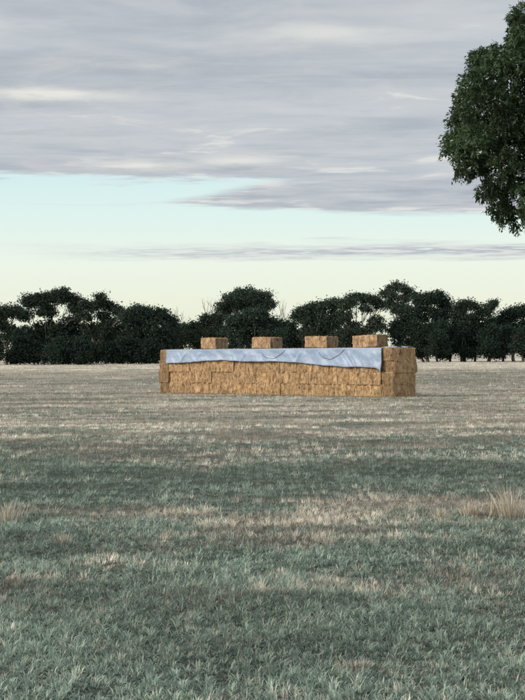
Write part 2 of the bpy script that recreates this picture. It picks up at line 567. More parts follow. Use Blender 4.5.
for lay in range(4):
    z = lay * BH
    j = lambda a: rgb.uniform(-a, a)
    # end tiers lie crosswise
    ofs = [0.0, 0.0, 0.0, 0.0][lay]
    put_bale(0.60 + [0.02, 0.04, -0.02, 0.04][lay], 1.32 + [-0.03, 0.02, 0.08, -0.02][lay], z, STACK_RZ + math.pi / 2 + j(.02),
             f'straw bale laid crosswise at the right end of the stack, {LAY[lay]} of four', 'crosswise bales at the right end of the stack')
    for i in range(9):
        put_bale(1.22 + 2.605 * (i + 0.5) + j(.02), 0.60 + j(.045), z, STACK_RZ + j(.010),
                 f'straw bale in the {LAY[lay]} row of the long side, {ORD[8 - i]} from the left end' if lay < 3 else
                 f'straw bale in the top row under the tarp, {ORD[8 - i]} from the left end', 'bales along the front of the stack')
    put_bale(ST_L - 0.60 + j(.06), 1.30 + j(.05), z, STACK_RZ + math.pi / 2 + j(.02),
             f'straw bale laid crosswise at the left end of the stack, {LAY[lay]} of four', 'crosswise bales at the left end of the stack')

ST_H = 4 * BH


# ------------------------------------------------------------------ tarp
def s_at(px):
    """distance along the stack front seen at photo column px"""
    d = CAM_ROT @ Vector(((px - PW / 2) / F, 0, -1.0))
    # C0.x + s*ALONG.x = k*(C0.y + s*ALONG.y)
    k = d.x / d.y
    return (k * C0.y - C0.x) / (ALONG.x - k * ALONG.y)


S_T0, S_T1 = s_at(382.5), s_at(167.5)


def drop_at(s):
    xs = [s_at(p) for p in (383.2, 381.5, 378, 360, 340, 320, 295, 265, 240, 222, 205, 190, 175, 167)]
    ds = [1.80, 1.55, 1.42, 1.40, 1.34, 1.22, 1.02, 0.98, 0.94, 0.86, 0.92, 1.02, 1.10, 1.10]
    return np.interp(s, xs, ds)


def tarp_surface(s, q):
    """s along the stack, q: 0 front top edge; q<0 back over the top (metres), q>0 fraction of the drop"""
    s = np.asarray(s, float); q = np.asarray(q, float)
    dr = drop_at(s) + (fbm(s * 0.9, s * 0, seed=91, oct=3) - 0.5) * 0.10
    down = np.clip(q, 0, 1) * dr
    back = np.clip(-q, 0, 10)
    fold = (fbm(s * 1.3 + down * 0.8, down * 0.7, seed=93, oct=4) - 0.5)
    fold2 = np.sin(s * 2.3 + 2.6 * np.sin(s * 0.7) + down * 1.4) * 0.03
    # slanting creases near the right end and crossed wrinkles at the left end
    cre = 0
    for (s0, k, a, wd) in ((s_at(352), -0.75, .10, .14), (s_at(358), -0.75, -.06, .12), (s_at(346), -0.9, .05, .10),
                           (s_at(185), 0.8, .06, .14), (s_at(181), -0.7, .06, .13), (s_at(200), 0.5, .05, .15), (s_at(235), -0.6, .05, .15),
                           (s_at(300), 0.7, .05, .14), (s_at(245), 0.8, .05, .12)):
        cre = cre + a * np.exp(-((s - s0 - k * (down - 0.6)) / wd) ** 2) * ss(down, 0.05, 0.35)
    out = np.maximum(0.17 + (fold * 0.30 + fold2 * 1.2 + cre * 1.45) * ss(down, 0.0, 0.5) + 0.05 * ss(q, 0.6, 1.0), 0.10)
    round_ = 0.09
    t = np.where(q > 0, -out, back - 0.05)
    z = ST_H + 0.055 - down + np.where(q <= 0, (fbm(s * 0.8, back * 1.2, seed=95, oct=3) - 0.5) * 0.07 * ss(back, 0, .4) + 0.01, 0)
    z = z - np.where(np.abs(q) < 1e-6, 0.0, 0)
    return s, t, z


def build_tarp():
    S = np.linspace(S_T0 - 0.05, S_T1, 300)
    qs = np.concatenate([-np.array([2.3, 1.9, 1.5, 1.1, 0.8, 0.5, 0.25, 0.1, 0.03]), np.array([0.02, 0.05]), np.linspace(0.09, 1.0, 22)])
    SS, QQ = np.meshgrid(S, qs)
    s, t, z = tarp_surface(SS, QQ)
    # the right hem kicks in: corner hangs as a point
    V = np.stack([C0.x + ALONG.x * s + BACK.x * t, C0.y + ALONG.y * s + BACK.y * t, z], -1).reshape(-1, 3)
    ny, nx = SS.shape
    i = np.arange(ny * nx).reshape(ny, nx)
    Fc = np.stack([i[:-1, :-1], i[:-1, 1:], i[1:, 1:], i[1:, :-1]], -1).reshape(-1, 4)
    me = mesh_np('tarp_sheet', V, Fc, 4, None, True)
    root = empty('tarp', tuple(C0 + ALONG * (ST_L / 2)))
    tag(root, 'pale blue grey tarp draped over the top and front of the straw stack', 'tarp')
    off = Matrix.Translation(-root.location)
    me.transform(off)
    o = link('sheet', me, M_TARP, root)
    md = o.modifiers.new('thick', 'SOLIDIFY'); md.thickness = 0.012; md.offset = 1
    # flap folded over the top of the right end tier
    S2 = np.linspace(0.15, S_T0 - 0.02, 26); T2 = np.linspace(0.35, 2.35, 24)
    SS, TT = np.meshgrid(S2, T2)
    zz = ST_H + 0.13 + (fbm(SS * 2.6, TT * 2.0, seed=97, oct=3) - 0.5) * 0.26
    keep = (SS - 0.15) > (0.9 - TT) * 0.9
    V = np.stack([C0.x + ALONG.x * SS + BACK.x * TT, C0.y + ALONG.y * SS + BACK.y * TT, zz], -1).reshape(-1, 3)
    ny, nx = SS.shape
    i = np.arange(ny * nx).reshape(ny, nx)
    Fc = np.stack([i[:-1, :-1], i[:-1, 1:], i[1:, 1:], i[1:, :-1]], -1).reshape(-1, 4)
    Fc = Fc[keep.reshape(-1)[Fc].all(1)]
    me = mesh_np('tarp_flap', V, Fc, 4, None, True); me.transform(off)
    o = link('end_flap', me, M_TARP, root)
    md = o.modifiers.new('thick', 'SOLIDIFY'); md.thickness = 0.012; md.offset = 1
    # hem: a rolled edge along the bottom
    s, t, z = tarp_surface(S, np.full_like(S, 1.0))
    pts = np.stack([C0.x + ALONG.x * s + BACK.x * (t - .008), C0.y + ALONG.y * s + BACK.y * (t - .008), z], -1)
    me = tube_mesh('tarp_hem', pts, 0.022, 6); me.transform(off)
    link('hem', me, M_TARP, root)


def tube_mesh(name, pts, r, n=8, cap=True):
    """round tube through points; r scalar or per-point"""
    pts = np.asarray(pts, float); m_ = len(pts)
    r = np.broadcast_to(np.asarray(r, float), (m_,))
    tan = np.gradient(pts, axis=0); tan /= np.linalg.norm(tan, axis=1, keepdims=True) + 1e-9
    up = np.array([0, 0, 1.0]) if abs(tan[:, 2]).mean() < 0.8 else np.array([1.0, 0, 0])
    a = np.cross(tan, up); a /= np.linalg.norm(a, axis=1, keepdims=True) + 1e-9
    b = np.cross(tan, a)
    ang = np.linspace(0, 2 * math.pi, n, endpoint=False)
    V = pts[:, None] + r[:, None, None] * (a[:, None] * np.cos(ang)[None, :, None] + b[:, None] * np.sin(ang)[None, :, None])
    V = V.reshape(-1, 3)
    i = np.arange(m_ * n).reshape(m_, n)
    k = np.roll(i, -1, axis=1)
    Fc = np.stack([i[:-1], k[:-1], k[1:], i[1:]], -1).reshape(-1, 4)
    return mesh_np(name, V, Fc, 4, None, True)


build_tarp()


def build_rope(px0, px1, sag, label):
    s0, s1 = s_at(px0), s_at(px1)
    k = np.linspace(0, 1, 40)
    s = s0 + (s1 - s0) * k
    drop = 0.10 + sag * np.sin(np.pi * k ** 0.8) ** 0.9 * (1 + 0.05 * np.sin(k * 17)) + 0.22 * (1 - k)
    dr = drop_at(s)
    _, t, z0 = tarp_surface(s, np.clip(drop / dr, 0.02, 1))
    z = ST_H + 0.055 - drop
    pts = np.stack([C0.x + ALONG.x * s + BACK.x * (t - .03), C0.y + ALONG.y * s + BACK.y * (t - .03), z], -1)
    # both ends run back over the top to beneath the bale
    e0 = pts[0] + np.array([BACK.x * .35, BACK.y * .35, 0.17]); e1 = pts[-1] + np.array([BACK.x * .35, BACK.y * .35, 0.17])
    pts = np.concatenate([[e0], pts, [e1]])
    base = pts.mean(0); base[2] = ST_H - 1
    me = tube_mesh('rope', pts - base, 0.017, 6)
    o = link('rope', me, M_ROPE); o.location = base
    tag(o, label, 'rope', 'ropes hanging on the tarp')


build_rope(264, 287, 0.52, 'dark rope sagging across the tarp below the second loose bale from the left')
build_rope(321, 346, 0.58, 'dark rope sagging across the tarp below the third loose bale from the left')

TOPZ = ST_H + 0.105
for (pc, lab, dg, tl) in ((214.6, 'single straw bale on top of the tarp, leftmost of four', 15, (.01, .03)),
                          (267.3, 'single straw bale on top of the tarp, second of four from the left', 10, (.0, -.022)),
                          (321.6, 'single straw bale on top of the tarp, third of four from the left', 6, (-.01, .018)),
                          (370.6, 'single straw bale on top of the tarp, rightmost of four', 3, (.01, -.03))):
    t = 1.05
    sc_ = s_at(pc)
    for _ in range(6):                              # centre of the bale, set back from the front edge
        p = C0 + ALONG * sc_ + BACK * t
        d_ = CAM_ROT.transposed() @ (p - Vector((0, 0, CAM_H)))
        sc_ += ((PW / 2 - d_.x / d_.z * F) - pc) / 9.5
    o = put_bale(sc_, t, TOPZ, STACK_RZ - R(dg), lab, 'single bales weighing down the tarp', tl)
    o.scale = (0.97, 0.98, 0.88 + 0.02 * (dg % 4))

# ------------------------------------------------------------------ far trees
def tri_leaves(rg, C, size, down=0.3, narrow=0.45):
    """lozenge leaves centred on C (n,3)"""
    n = len(C)
    d = rg.normal(0, 1, (n, 3)); d[:, 2] -= down; d /= np.linalg.norm(d, axis=1, keepdims=True)
    s = np.cross(d, rg.normal(0, 1, (n, 3))); s /= np.linalg.norm(s, axis=1, keepdims=True)
    L_ = (size * rg.uniform(0.6, 1.4, n))[:, None]
    V = np.stack([C - d * L_ * .5, C + s * L_ * narrow * .5 - d * L_ * .05, C + d * L_ * .5, C - s * L_ * narrow * .5 - d * L_ * .05], 1).reshape(-1, 3)
    return V, np.arange(n * 4).reshape(-1, 4)


def limb_mesh(paths, n=6):
    """paths: list of (points, radii) joined as one branching mesh"""
    VV, FF, o = [], [], 0
    for pts, rr in paths:
        me_pts = np.asarray(pts, float)
        m_ = len(me_pts); rr = np.asarray(rr, float)
        tan = np.gradient(me_pts, axis=0); tan /= np.linalg.norm(tan, axis=1, keepdims=True) + 1e-9
        ref = np.array([0.31, 0.95, 0.05])
        a = np.cross(tan, ref); a /= np.linalg.norm(a, axis=1, keepdims=True) + 1e-9
        b = np.cross(tan, a)
        ang = np.linspace(0, 2 * math.pi, n, endpoint=False)
        V = (me_pts[:, None] + rr[:, None, None] * (a[:, None] * np.cos(ang)[None, :, None] + b[:, None] * np.sin(ang)[None, :, None])).reshape(-1, 3)
        i = np.arange(m_ * n).reshape(m_, n) + o
        k = np.roll(i, -1, axis=1)
        FF.append(np.stack([i[:-1], k[:-1], k[1:], i[1:]], -1).reshape(-1, 4)); VV.append(V); o += m_ * n
    return np.concatenate(VV), np.concatenate(FF)


def bend(rg, a, b, n, wob):
    a = np.asarray(a, float); b = np.asarray(b, float)
    k = np.linspace(0, 1, n)[:, None]
    p = a + (b - a) * k
    w = np.cumsum(rg.normal(0, wob, (n, 3)), axis=0); w -= k * w[-1]; w[0] = 0
    return p + w * np.linalg.norm(b - a) * 0.3


def leaf_cols(rg, n, base, var=0.35):
    k = rg.uniform(1 - var, 1 + var, (n, 1))
    c = np.array(base) * k
    c[:, 0] *= rg.uniform(0.85, 1.25, n)
    return np.repeat(c, 4, axis=0)


def far_tree(seed, px, Y, lobes, label, cat='tree', name='gum_tree', base=(0.050, 0.078, 0.056), dens=1.0, bark=None, tr=0.28,
             group='gum trees along the far edge of the paddock', leaf=0.37):
    rg = np.random.default_rng(seed)
    b = at(px, 360, Y); gz = float(ground_z(b.x, Y))
    root = empty(name, (b.x, Y, gz))
    tag(root, label, cat, group)
    O = np.array([b.x, Y, gz])
    PXM = F / Y
    C = []; LC = []
    for (lx, ly, rx, ry) in lobes:
        w = at(lx, ly + 2.2, Y)
        c = np.array([w.x, Y + rg.normal(0, 0.9), w.z]) - O
        rxm, rym = rx / PXM, ry / PXM
        LC.append((c, rxm, rym))
        vol = rxm * rym
        nsub = max(11, int(18 * vol ** 0.75)); rxm *= 1.12; rym *= 1.12
        u = rg.normal(0, 1, (nsub, 3)); u /= np.linalg.norm(u, axis=1, keepdims=True)
        rad = rg.uniform(0.25, 0.98, (nsub, 1)) ** 0.6
        sub = c + u * rad * np.array([rxm, (rxm + rym) * .5, rym])
        # ragged: push a few out
        for q in sub:
            nl = int(rg.integers(54, 92) * dens)
            sg = rg.uniform(0.26, 0.70)
            C.append(q + rg.normal(0, 1, (nl, 3)) * np.array([sg, sg, sg * .7]))
    C = np.concatenate(C)
    C = C[C[:, 2] > 0.15]
    V, Fq = tri_leaves(rg, C, leaf, 0.5, 0.55)
    me = mesh_np('crown', V, Fq, 4, leaf_cols(rg, len(C), np.array(base) * rg.uniform(.8, 1.35), .3))
    link('crown', me, M_FAR, root)
    # trunk and limbs
    top = max(l[0][2] for l in LC)
    fork = np.array([rg.normal(0, .25), rg.normal(0, .2), top * rg.uniform(0.22, 0.36)])
    r0 = tr
    paths = [(bend(rg, (0, 0, -0.2), fork, 6, .06), np.linspace(r0 * 1.25, r0 * .85, 6))]
    for c, rxm, rym in LC:
        if c[2] < fork[2] + 0.4: continue
        paths.append((bend(rg, fork, c + np.array([0, 0, rym * .3]), 7, .10), np.linspace(r0 * .55, r0 * .12, 7)))
        for q in range(3):
            e = c + rg.normal(0, .55, 3) * np.array([rxm, rxm, rym])
            paths.append((bend(rg, (fork + (c - fork) * .65), e, 4, .1), np.linspace(r0 * .2, r0 * .06, 4)))
    V, Fq = limb_mesh(paths)
    link('trunk', mesh_np('trunk', V, Fq, 4, None, True), bark or M_BARK, root)
    return root


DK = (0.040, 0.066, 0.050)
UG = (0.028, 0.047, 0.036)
TREES = [
    (-16, 300, [(-22, 312, 12, 9), (-8, 316, 10, 8), (-18, 332, 16, 12), (-10, 347, 16, 11)], 'dark gum tree cut off by the left edge of the picture', {}),
    (7, 296, [(3, 310, 9, 6), (13, 309, 8, 5), (-2, 318, 9, 6), (6, 331, 12, 8), (18, 335, 9, 8)], 'low gum tree with sky showing through, leftmost in the tree line', {}),
    (44, 305, [(29, 299, 8, 6), (42, 298, 10, 6), (55, 294, 8, 6), (62, 293, 7, 6), (73, 299, 8, 6), (24, 312, 7, 6), (47, 309, 9, 6), (78, 309, 7, 6), (42, 328, 14, 9), (60, 327, 14, 11), (76, 325, 9, 10), (30, 335, 10, 10), (52, 345, 16, 12), (70, 345, 14, 12)],
     'broad high domed gum tree, tallest left of the straw stack', {}),
    (92, 300, [(84, 303, 6, 4), (94, 304, 5, 4), (102, 297, 6, 4.5), (108, 303, 6, 4.5), (117, 309, 6, 4.5), (123, 313, 4, 4), (86, 315, 6, 4), (104, 314, 6, 4), (90, 327, 9, 6), (103, 330, 10, 7)],
     'open gum tree with a forked pale trunk between the high dome and its right neighbour', {}),
    (113, 308, [(113, 328, 13, 11), (100, 338, 14, 12), (120, 342, 14, 13), (88, 345, 12, 12)], 'dark bushy tree filling below the open forked gum', dict(base=DK)),
    (146, 297, [(136, 308, 7, 5), (130, 316, 9, 7), (143, 311, 8, 6), (155, 313, 8, 6), (164, 313, 8, 5), (140, 326, 13, 9), (158, 326, 12, 10), (170, 322, 6, 7), (134, 342, 14, 12), (154, 342, 15, 13), (168, 340, 8, 13)],
     'dense dark gum tree just left of the straw stack', dict(base=DK)),
    (178, 310, [(174, 323, 6, 6), (182, 329, 8, 7), (190, 331, 7, 7), (178, 342, 12, 10)], 'small tree showing behind the left end of the stack', {}),
    (204, 300, [(197, 325, 7, 5), (206, 320, 7, 5), (213, 316, 6, 4), (219, 317, 6, 5), (202, 335, 14, 9), (216, 331, 11, 9), (208, 346, 16, 9)], 'gum tree behind the leftmost loose bale', {}),
    (246, 312, [(238, 292, 7, 5), (247, 291, 8, 5), (256, 295, 7, 5), (265, 296, 6, 5), (229, 298, 6, 4), (222, 305, 5, 4), (236, 302, 8, 5), (250, 303, 9, 5), (264, 304, 7, 5), (271, 303, 3.5, 4), (228, 308, 7, 5)],
     'tall rounded gum tree standing up behind the two left loose bales', dict(tr=.32)),
    (254, 292, [(240, 318, 12, 7), (255, 315, 12, 7), (268, 319, 10, 7), (234, 330, 12, 11), (252, 330, 16, 12), (272, 332, 11, 12), (246, 345, 20, 10), (268, 346, 16, 10)],
     'low dense dark tree in front of the tall rounded gum', dict(base=DK)),
    (288, 303, [(281, 324, 5, 5), (289, 325, 6, 6), (286, 336, 10, 9), (296, 337, 9, 11), (288, 347, 14, 8)], 'small dark tree in the dip between the second and third loose bales', dict(base=DK)),
    (316, 300, [(297, 313, 5, 4), (304, 309, 6, 5), (313, 306, 7, 5), (323, 304, 7, 5), (333, 303, 7, 5), (309, 318, 11, 7), (326, 317, 12, 8), (338, 316, 6, 7), (312, 332, 14, 10), (331, 333, 13, 12), (320, 346, 18, 9)],
     'wide dark gum tree behind the third loose bale', {}),
    (358, 297, [(347, 302, 7, 5), (355, 297, 7, 4.5), (364, 296, 7, 4.5), (372, 296, 6, 4.5), (379, 302, 5, 5), (345, 312, 6, 5), (366, 306, 5, 3), (350, 327, 11, 8), (344, 340, 12, 12), (362, 333, 10, 8), (376, 322, 8, 8), (364, 346, 14, 8)],
     'open gum tree arching over sky gaps behind the rightmost loose bale', {}),
    (399, 318, [(385, 292, 4, 3.5), (391, 287, 4.5, 3.5), (397, 284, 5, 3.5), (404, 286, 5, 3.5), (410, 289, 4, 3.5), (415, 293, 3.5, 3), (393, 295, 5, 3.5), (404, 296, 6, 4), (388, 302, 5, 4), (398, 306, 8, 5)],
     'tall thin crowned gum tree with wispy top behind the right end of the stack', dict(dens=.5, leaf=.42)),
    (428, 300, [(419, 299, 8, 5.5), (429, 296, 8, 5.5), (438, 296, 8, 5.5), (446, 302, 6, 6), (408, 312, 9, 7), (424, 310, 12, 7), (441, 313, 10, 7), (400, 326, 12, 10), (420, 327, 14, 11), (440, 328, 13, 11), (430, 341, 18, 8), (404, 341, 12, 10), (450, 342, 8, 7)],
     'big round topped dense gum tree right of the straw stack', dict(base=DK)),
    (465, 298, [(457, 306, 6, 5), (464, 303, 6, 4), (472, 304, 6, 4), (479, 309, 5, 4), (485, 311, 4, 3), (489, 306, 4, 2.5), (493, 301, 3, 2.2), (461, 315, 7, 5), (473, 317, 7, 5), (456, 328, 8, 8), (470, 330, 11, 9), (480, 341, 11, 8), (464, 344, 10, 6)],
     'airy gum tree with one long branch reaching up to the right', dict(dens=.9)),
    (489, 306, [(489, 322, 8, 6), (499, 320, 7, 5), (492, 333, 11, 9), (488, 344, 11, 7)], 'low round tree under the long reaching branch', dict(base=DK)),
    (514, 300, [(507, 314, 7, 5), (516, 311, 8, 5.5), (525, 309, 8, 6), (505, 326, 10, 8), (520, 325, 12, 9), (512, 340, 14, 9), (528, 341, 12, 9)], 'dark domed gum tree at the right edge of the picture', dict(base=DK)),
    (545, 303, [(538, 310, 9, 7), (552, 312, 9, 7), (545, 326, 14, 11), (545, 342, 15, 10)], 'dark gum tree just past the right edge of the picture', dict(base=DK)),
]
for i, (px, Y, lobes, label, kw) in enumerate(TREES):
    far_tree(100 + i, px, Y, lobes, label, **kw)

# undergrowth at the foot of the trees on the left; slim trunks show on the right
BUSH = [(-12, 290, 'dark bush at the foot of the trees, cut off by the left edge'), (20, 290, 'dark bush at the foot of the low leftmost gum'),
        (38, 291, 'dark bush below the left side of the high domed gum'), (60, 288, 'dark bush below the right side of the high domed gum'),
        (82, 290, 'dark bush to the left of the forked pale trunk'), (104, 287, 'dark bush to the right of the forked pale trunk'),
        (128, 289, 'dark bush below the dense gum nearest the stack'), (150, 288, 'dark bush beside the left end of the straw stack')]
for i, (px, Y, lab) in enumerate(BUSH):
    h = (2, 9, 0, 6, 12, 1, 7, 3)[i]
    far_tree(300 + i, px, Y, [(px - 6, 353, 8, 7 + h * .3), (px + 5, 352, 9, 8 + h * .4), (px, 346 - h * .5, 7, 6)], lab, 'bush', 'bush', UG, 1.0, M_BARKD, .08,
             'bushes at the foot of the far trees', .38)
for i, (px, Y, hh, lab) in enumerate(((424, 294, 1, 'slim tree with bare dark trunk right beside the stack end'), (438, 291, 0, 'slim tree with bare trunk below the big round topped gum'),
                                  (450, 296, 1, 'slim tree with bare trunk between the big round topped gum and the airy gum'), (461, 293, 1, 'slim tree with bare trunk below the airy gum'),
                                  (475, 297, 0, 'slim tree with bare trunk right of the airy gum trunk'), (488, 292, 0, 'slim tree with bare trunk below the low round tree'),
                                  (503, 295, 1, 'slim tree with bare trunk between the low round tree and the right edge'), (523, 290, 2, 'slim tree with bare trunk at the right edge of the picture'))):
    far_tree(400 + i, px, Y, [(px - 6, 349 - (i * 5 % 4), 5 + i % 3, 3.5), (px + 5, 350 - (i * 7 % 5), 5, 3), (px + (4 if i % 2 else -4), 352.5, 3 + i % 3, 2), (px, 343 - (i * 3 % 5), 7, 5), (px - 3 + i % 5, 336 - (i * 11 % 9), 5 + i % 3, 5), (px + 4, 330 - (i * 7 % 8), 4, 4)], lab, 'tree', 'young_gum_tree', UG, 1.0, M_BARKD, .20,
             'young trees along the far edge of the paddock', .38)


def bare_tree(seed, px, Y, top, spread, label):
    rg = np.random.default_rng(seed)
    b = at(px, 360, Y); gz = float(ground_z(b.x, Y))
    root = empty('bare_tree', (b.x, Y, gz)); tag(root, label, 'bare tree', 'bare trees in the far tree line')
    H = at(px, top, Y).z - gz
    paths = [(bend(rg, (0, 0, -.2), (0, 0, H * .45), 5, .04), np.linspace(.16, .10, 5))]
    br = []
    for q in range(7):
        a = np.array([0, 0, H * rg.uniform(.35, .46)])
        e = np.array([rg.uniform(-1, 1) * spread, rg.uniform(-1, 1) * spread, H * rg.uniform(.8, 1.0)])
        P = bend(rg, a, e, 7, .09); br.append((P, np.linspace(.075, .02, 7)))
        for w in range(4):
            st = P[rg.integers(2, 6)]
            br.append((bend(rg, st, st + np.array([rg.normal(0, .5), rg.normal(0, .5), rg.uniform(.5, 1.8)]), 4, .08), np.linspace(.03, .012, 4)))
    V, Fq = limb_mesh(paths, 6); link('trunk', mesh_np('trunk', V, Fq, 4, None, True), M_TWIG, root)
    V, Fq = limb_mesh(br, 5); link('branches', mesh_np('branches', V, Fq, 4, None, True), M_TWIG, root)


bare_tree(51, 208, 316, 297, 1.6, 'bare dead tree with thin twigs against the sky left of the tall rounded gum')
bare_tree(52, 281, 316, 299, 1.3, 'bare dead tree with upright twigs right of the tall rounded gum')
bare_tree(53, 179, 318, 304, 1.2, 'faint bare tree above the left end of the straw stack')


# ------------------------------------------------------------------ grass
def pick(rg, pal, n):
    return pal[rg.integers(0, len(pal), n)]


PAL_GREEN = np.array([(0.240, 0.318, 0.264), (0.295, 0.370, 0.312), (0.172, 0.245, 0.204), (0.375, 0.435, 0.372), (0.215, 0.288, 0.248)])
PAL_STRAW = np.array([(0.615, 0.575, 0.485), (0.53, 0.495, 0.415), (0.74, 0.70, 0.60), (0.425, 0.39, 0.325), (0.57, 0.535, 0.455)])


def blades(rg, X, Y, Z, col, length, width, lean, az, curl, simple=False):
    """arching tapered blades; returns verts, tris, colours"""
    n = len(X)
    B = np.stack([X, Y, Z - 0.01], -1)
    out = np.stack([np.cos(az), np.sin(az), np.zeros(n)], -1)
    wa = az + rg.normal(math.pi / 2, 0.5, n)
    side = np.stack([np.cos(wa), np.sin(wa), np.zeros(n)], -1) * (width * .5)[:, None]
    l1, l2 = lean, lean + curl
    m1 = B + (out * np.sin(l1)[:, None] + np.array([0, 0, 1.0]) * np.cos(l1)[:, None]) * (length * .55)[:, None]
    tip = m1 + (out * np.sin(l2)[:, None] + np.array([0, 0, 1.0]) * np.cos(l2)[:, None]) * (length * .45)[:, None]
    if simple:
        V = np.stack([B - side, B + side, tip], 1).reshape(-1, 3)
        T = np.arange(n * 3).reshape(-1, 3)
        c = np.repeat(col, 3, axis=0)
    else:
        V = np.stack([B - side * .7, B + side * .7, m1 + side, m1 - side, tip], 1).reshape(-1, 3)
        i = np.arange(n)[:, None] * 5
        T = (i[:, :, None] + np.array([[0, 1, 2], [0, 2, 3], [3, 2, 4]])[None]).reshape(-1, 3)
        c = np.repeat(col, 5, axis=0)
    return V, T, c


def scatter(rg, y0, y1, per_m2, marg=1.10, extra=1.2):
    hw = 0.1686 * marg
    area = hw * (y1 * y1 - y0 * y0) + 2 * extra * (y1 - y0)
    n = int(area * per_m2)
    y = np.sqrt(rg.uniform(y0 * y0, y1 * y1, n))
    x = rg.uniform(-1, 1, n) * (hw * y + extra)
    return x, y


def in_stack(x, y, m=0.0):
    s = (x - C0.x) * ALONG.x + (y - C0.y) * ALONG.y
    t = (x - C0.x) * BACK.x + (y - C0.y) * BACK.y
    return (s > -m) & (s < ST_L + m) & (t > -m) & (t < ST_W + m)


def grass_zone(seed, y0, y1, dens, lmul, wmul, simple, tuft_m):
    """returns (green part, dry part) of one distance zone"""
    rg = np.random.default_rng(seed)
    x, y = scatter(rg, y0, y1, dens)
    # gather into tufts
    cell = tuft_m
    cx = (np.floor(x / cell) + _hash(np.floor(x / cell), np.floor(y / cell), np.zeros_like(x), 5)) * cell
    cy = (np.floor(y / cell) + _hash(np.floor(x / cell), np.floor(y / cell), np.zeros_like(x), 9)) * cell
    pull = rg.uniform(0, 1, len(x)) ** 0.7 * 0.75
    az0 = np.arctan2(y - cy, x - cx)
    x = x + (cx - x) * pull; y = y + (cy - y) * pull
    ok = ~in_stack(x, y, -0.02)
    x, y, cx, cy, az0 = x[ok], y[ok], cx[ok], cy[ok], az0[ok]
    n = len(x)
    g = greenness(x, y)
    tuft = _hash(np.floor(cx * 31), np.floor(cy * 31), np.zeros_like(cx), 77)
    tuft2 = _hash(np.floor(cx * 31), np.floor(cy * 31), np.zeros_like(cx), 78)
    is_green = (0.6 * tuft + 0.4 * rg.uniform(0, 1, n)) < (g * 1.02 - 0.02)
    lush = fbm(x * 1.3, y * 0.9, seed=131, oct=3)
    worn = 0.52 + 0.84 * ss(fbm(x * 0.22, y * 0.55, seed=141, oct=5), 0.30, 0.68)     # stretches of paler and browner growth
    az = az0 + rg.normal(0, 0.7, n)
    z = ground_z(x, y)
    res = []
    for green in (True, False):
        k = is_green if green else ~is_green
        m_ = int(k.sum())
        if green:
            ln = rg.uniform(0.05, 0.115, m_) * (0.55 + 0.9 * lush[k]) * (0.55 + 0.9 * tuft2[k]) * lmul
            wd = rg.uniform(0.007, 0.0145, m_) * wmul
            le = np.abs(rg.normal(0.62, 0.42, m_)); cu = rg.uniform(0.2, 1.3, m_)
            c = pick(rg, PAL_GREEN, m_) * ((1 - 0.20 * np.exp(-((y[k] - 39) / 6.5) ** 2)) * (0.56 + 0.86 * tuft2[k] + 0.2 * lush[k]) * (0.5 + 0.5 * worn[k]))[:, None]
            pale = rg.uniform(0, 1, m_) < 0.15
            c[pale] = c[pale] * 0.4 + np.array((0.50, 0.50, 0.40)) * 0.6
        else:
            tall = rg.uniform(0, 1, m_) < 0.06
            ln = rg.uniform(0.04, 0.11, m_) * (0.6 + 0.8 * lush[k]) * (0.55 + 0.9 * tuft2[k]) * lmul
            ln[tall] *= 1.8
            wd = rg.uniform(0.004, 0.009, m_) * wmul
            le = np.abs(rg.normal(0.75, 0.6, m_)).clip(0, 1.45); cu = rg.normal(0.1, 0.4, m_)
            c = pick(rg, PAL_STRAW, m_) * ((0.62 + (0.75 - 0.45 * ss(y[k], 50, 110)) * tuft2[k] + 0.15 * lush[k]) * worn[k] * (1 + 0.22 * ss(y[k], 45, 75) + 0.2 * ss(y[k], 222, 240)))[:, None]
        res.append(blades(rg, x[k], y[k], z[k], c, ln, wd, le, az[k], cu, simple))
    return res


def join(parts):
    VV, TT, CC, o = [], [], [], 0
    for V, T, c in parts:
        VV.append(V); TT.append(T + o); CC.append(c); o += len(V)
    return np.concatenate(VV), np.concatenate(TT), np.concatenate(CC)


ZONES = [(61, 12.5, 22, 2300, 1.0, 1.1, False, .12), (62, 22, 32, 1350, 1.05, 1.3, False, .16), (63, 32, 48, 560, 1.15, 1.9, True, .26),
         (64, 48, 75, 210, 1.25, 3.0, True, .42), (65, 75, 125, 66, 1.4, 5.2, True, .75), (66, 125, 280, 7, 1.7, 10.0, True, 1.2)]
zs = [grass_zone(*z) for z in ZONES]
V, T, c = join([z[0] for z in zs])
o = link('green_grass', mesh_np('green_grass', V, T, 3, c), M_BLADE)
tag(o, 'grey green regrowth of short weeds and grass covering the paddock', 'grass', kind='stuff')
V, T, c = join([z[1] for z in zs])
o = link('dry_stubble', mesh_np('dry_stubble', V, T, 3, c), M_BLADE)
tag(o, 'short pale dry straw stubble covering the paddock', 'stubble', kind='stuff')


# straw dropped along the foot of the stack
def build_litter():
    rg = np.random.default_rng(88)
    n = 10000
    s = rg.uniform(-1.2, ST_L + 1.0, n); t = -np.abs(rg.normal(0, 0.55, n)) + 0.05
    e = rg.uniform(0, 1, n) < 0.22
    s[e] = -np.abs(rg.normal(0, 0.4, e.sum())); t[e] = rg.uniform(-0.4, ST_W + .3, e.sum())
    x = C0.x + ALONG.x * s + BACK.x * t; y = C0.y + ALONG.y * s + BACK.y * t
    ok = ~in_stack(x, y, -0.03); x, y = x[ok], y[ok]; n = len(x)
    pal = np.array([(0.46, 0.36, 0.22), (0.55, 0.45, 0.30), (0.36, 0.27, 0.16)])
    V, T, c = blades(rg, x, y, ground_z(x, y) + 0.01, pick(rg, pal, n), rg.uniform(.08, .25, n), rg.uniform(.02, .05, n), rg.uniform(.8, 1.5, n), rg.uniform(0, 6.28, n), rg.normal(0, .2, n), True)
    o = link('straw_litter', mesh_np('straw_litter', V, T, 3, c), M_BLADE)
    tag(o, 'loose straw lying along the foot of the bale stack', 'straw', kind='stuff')


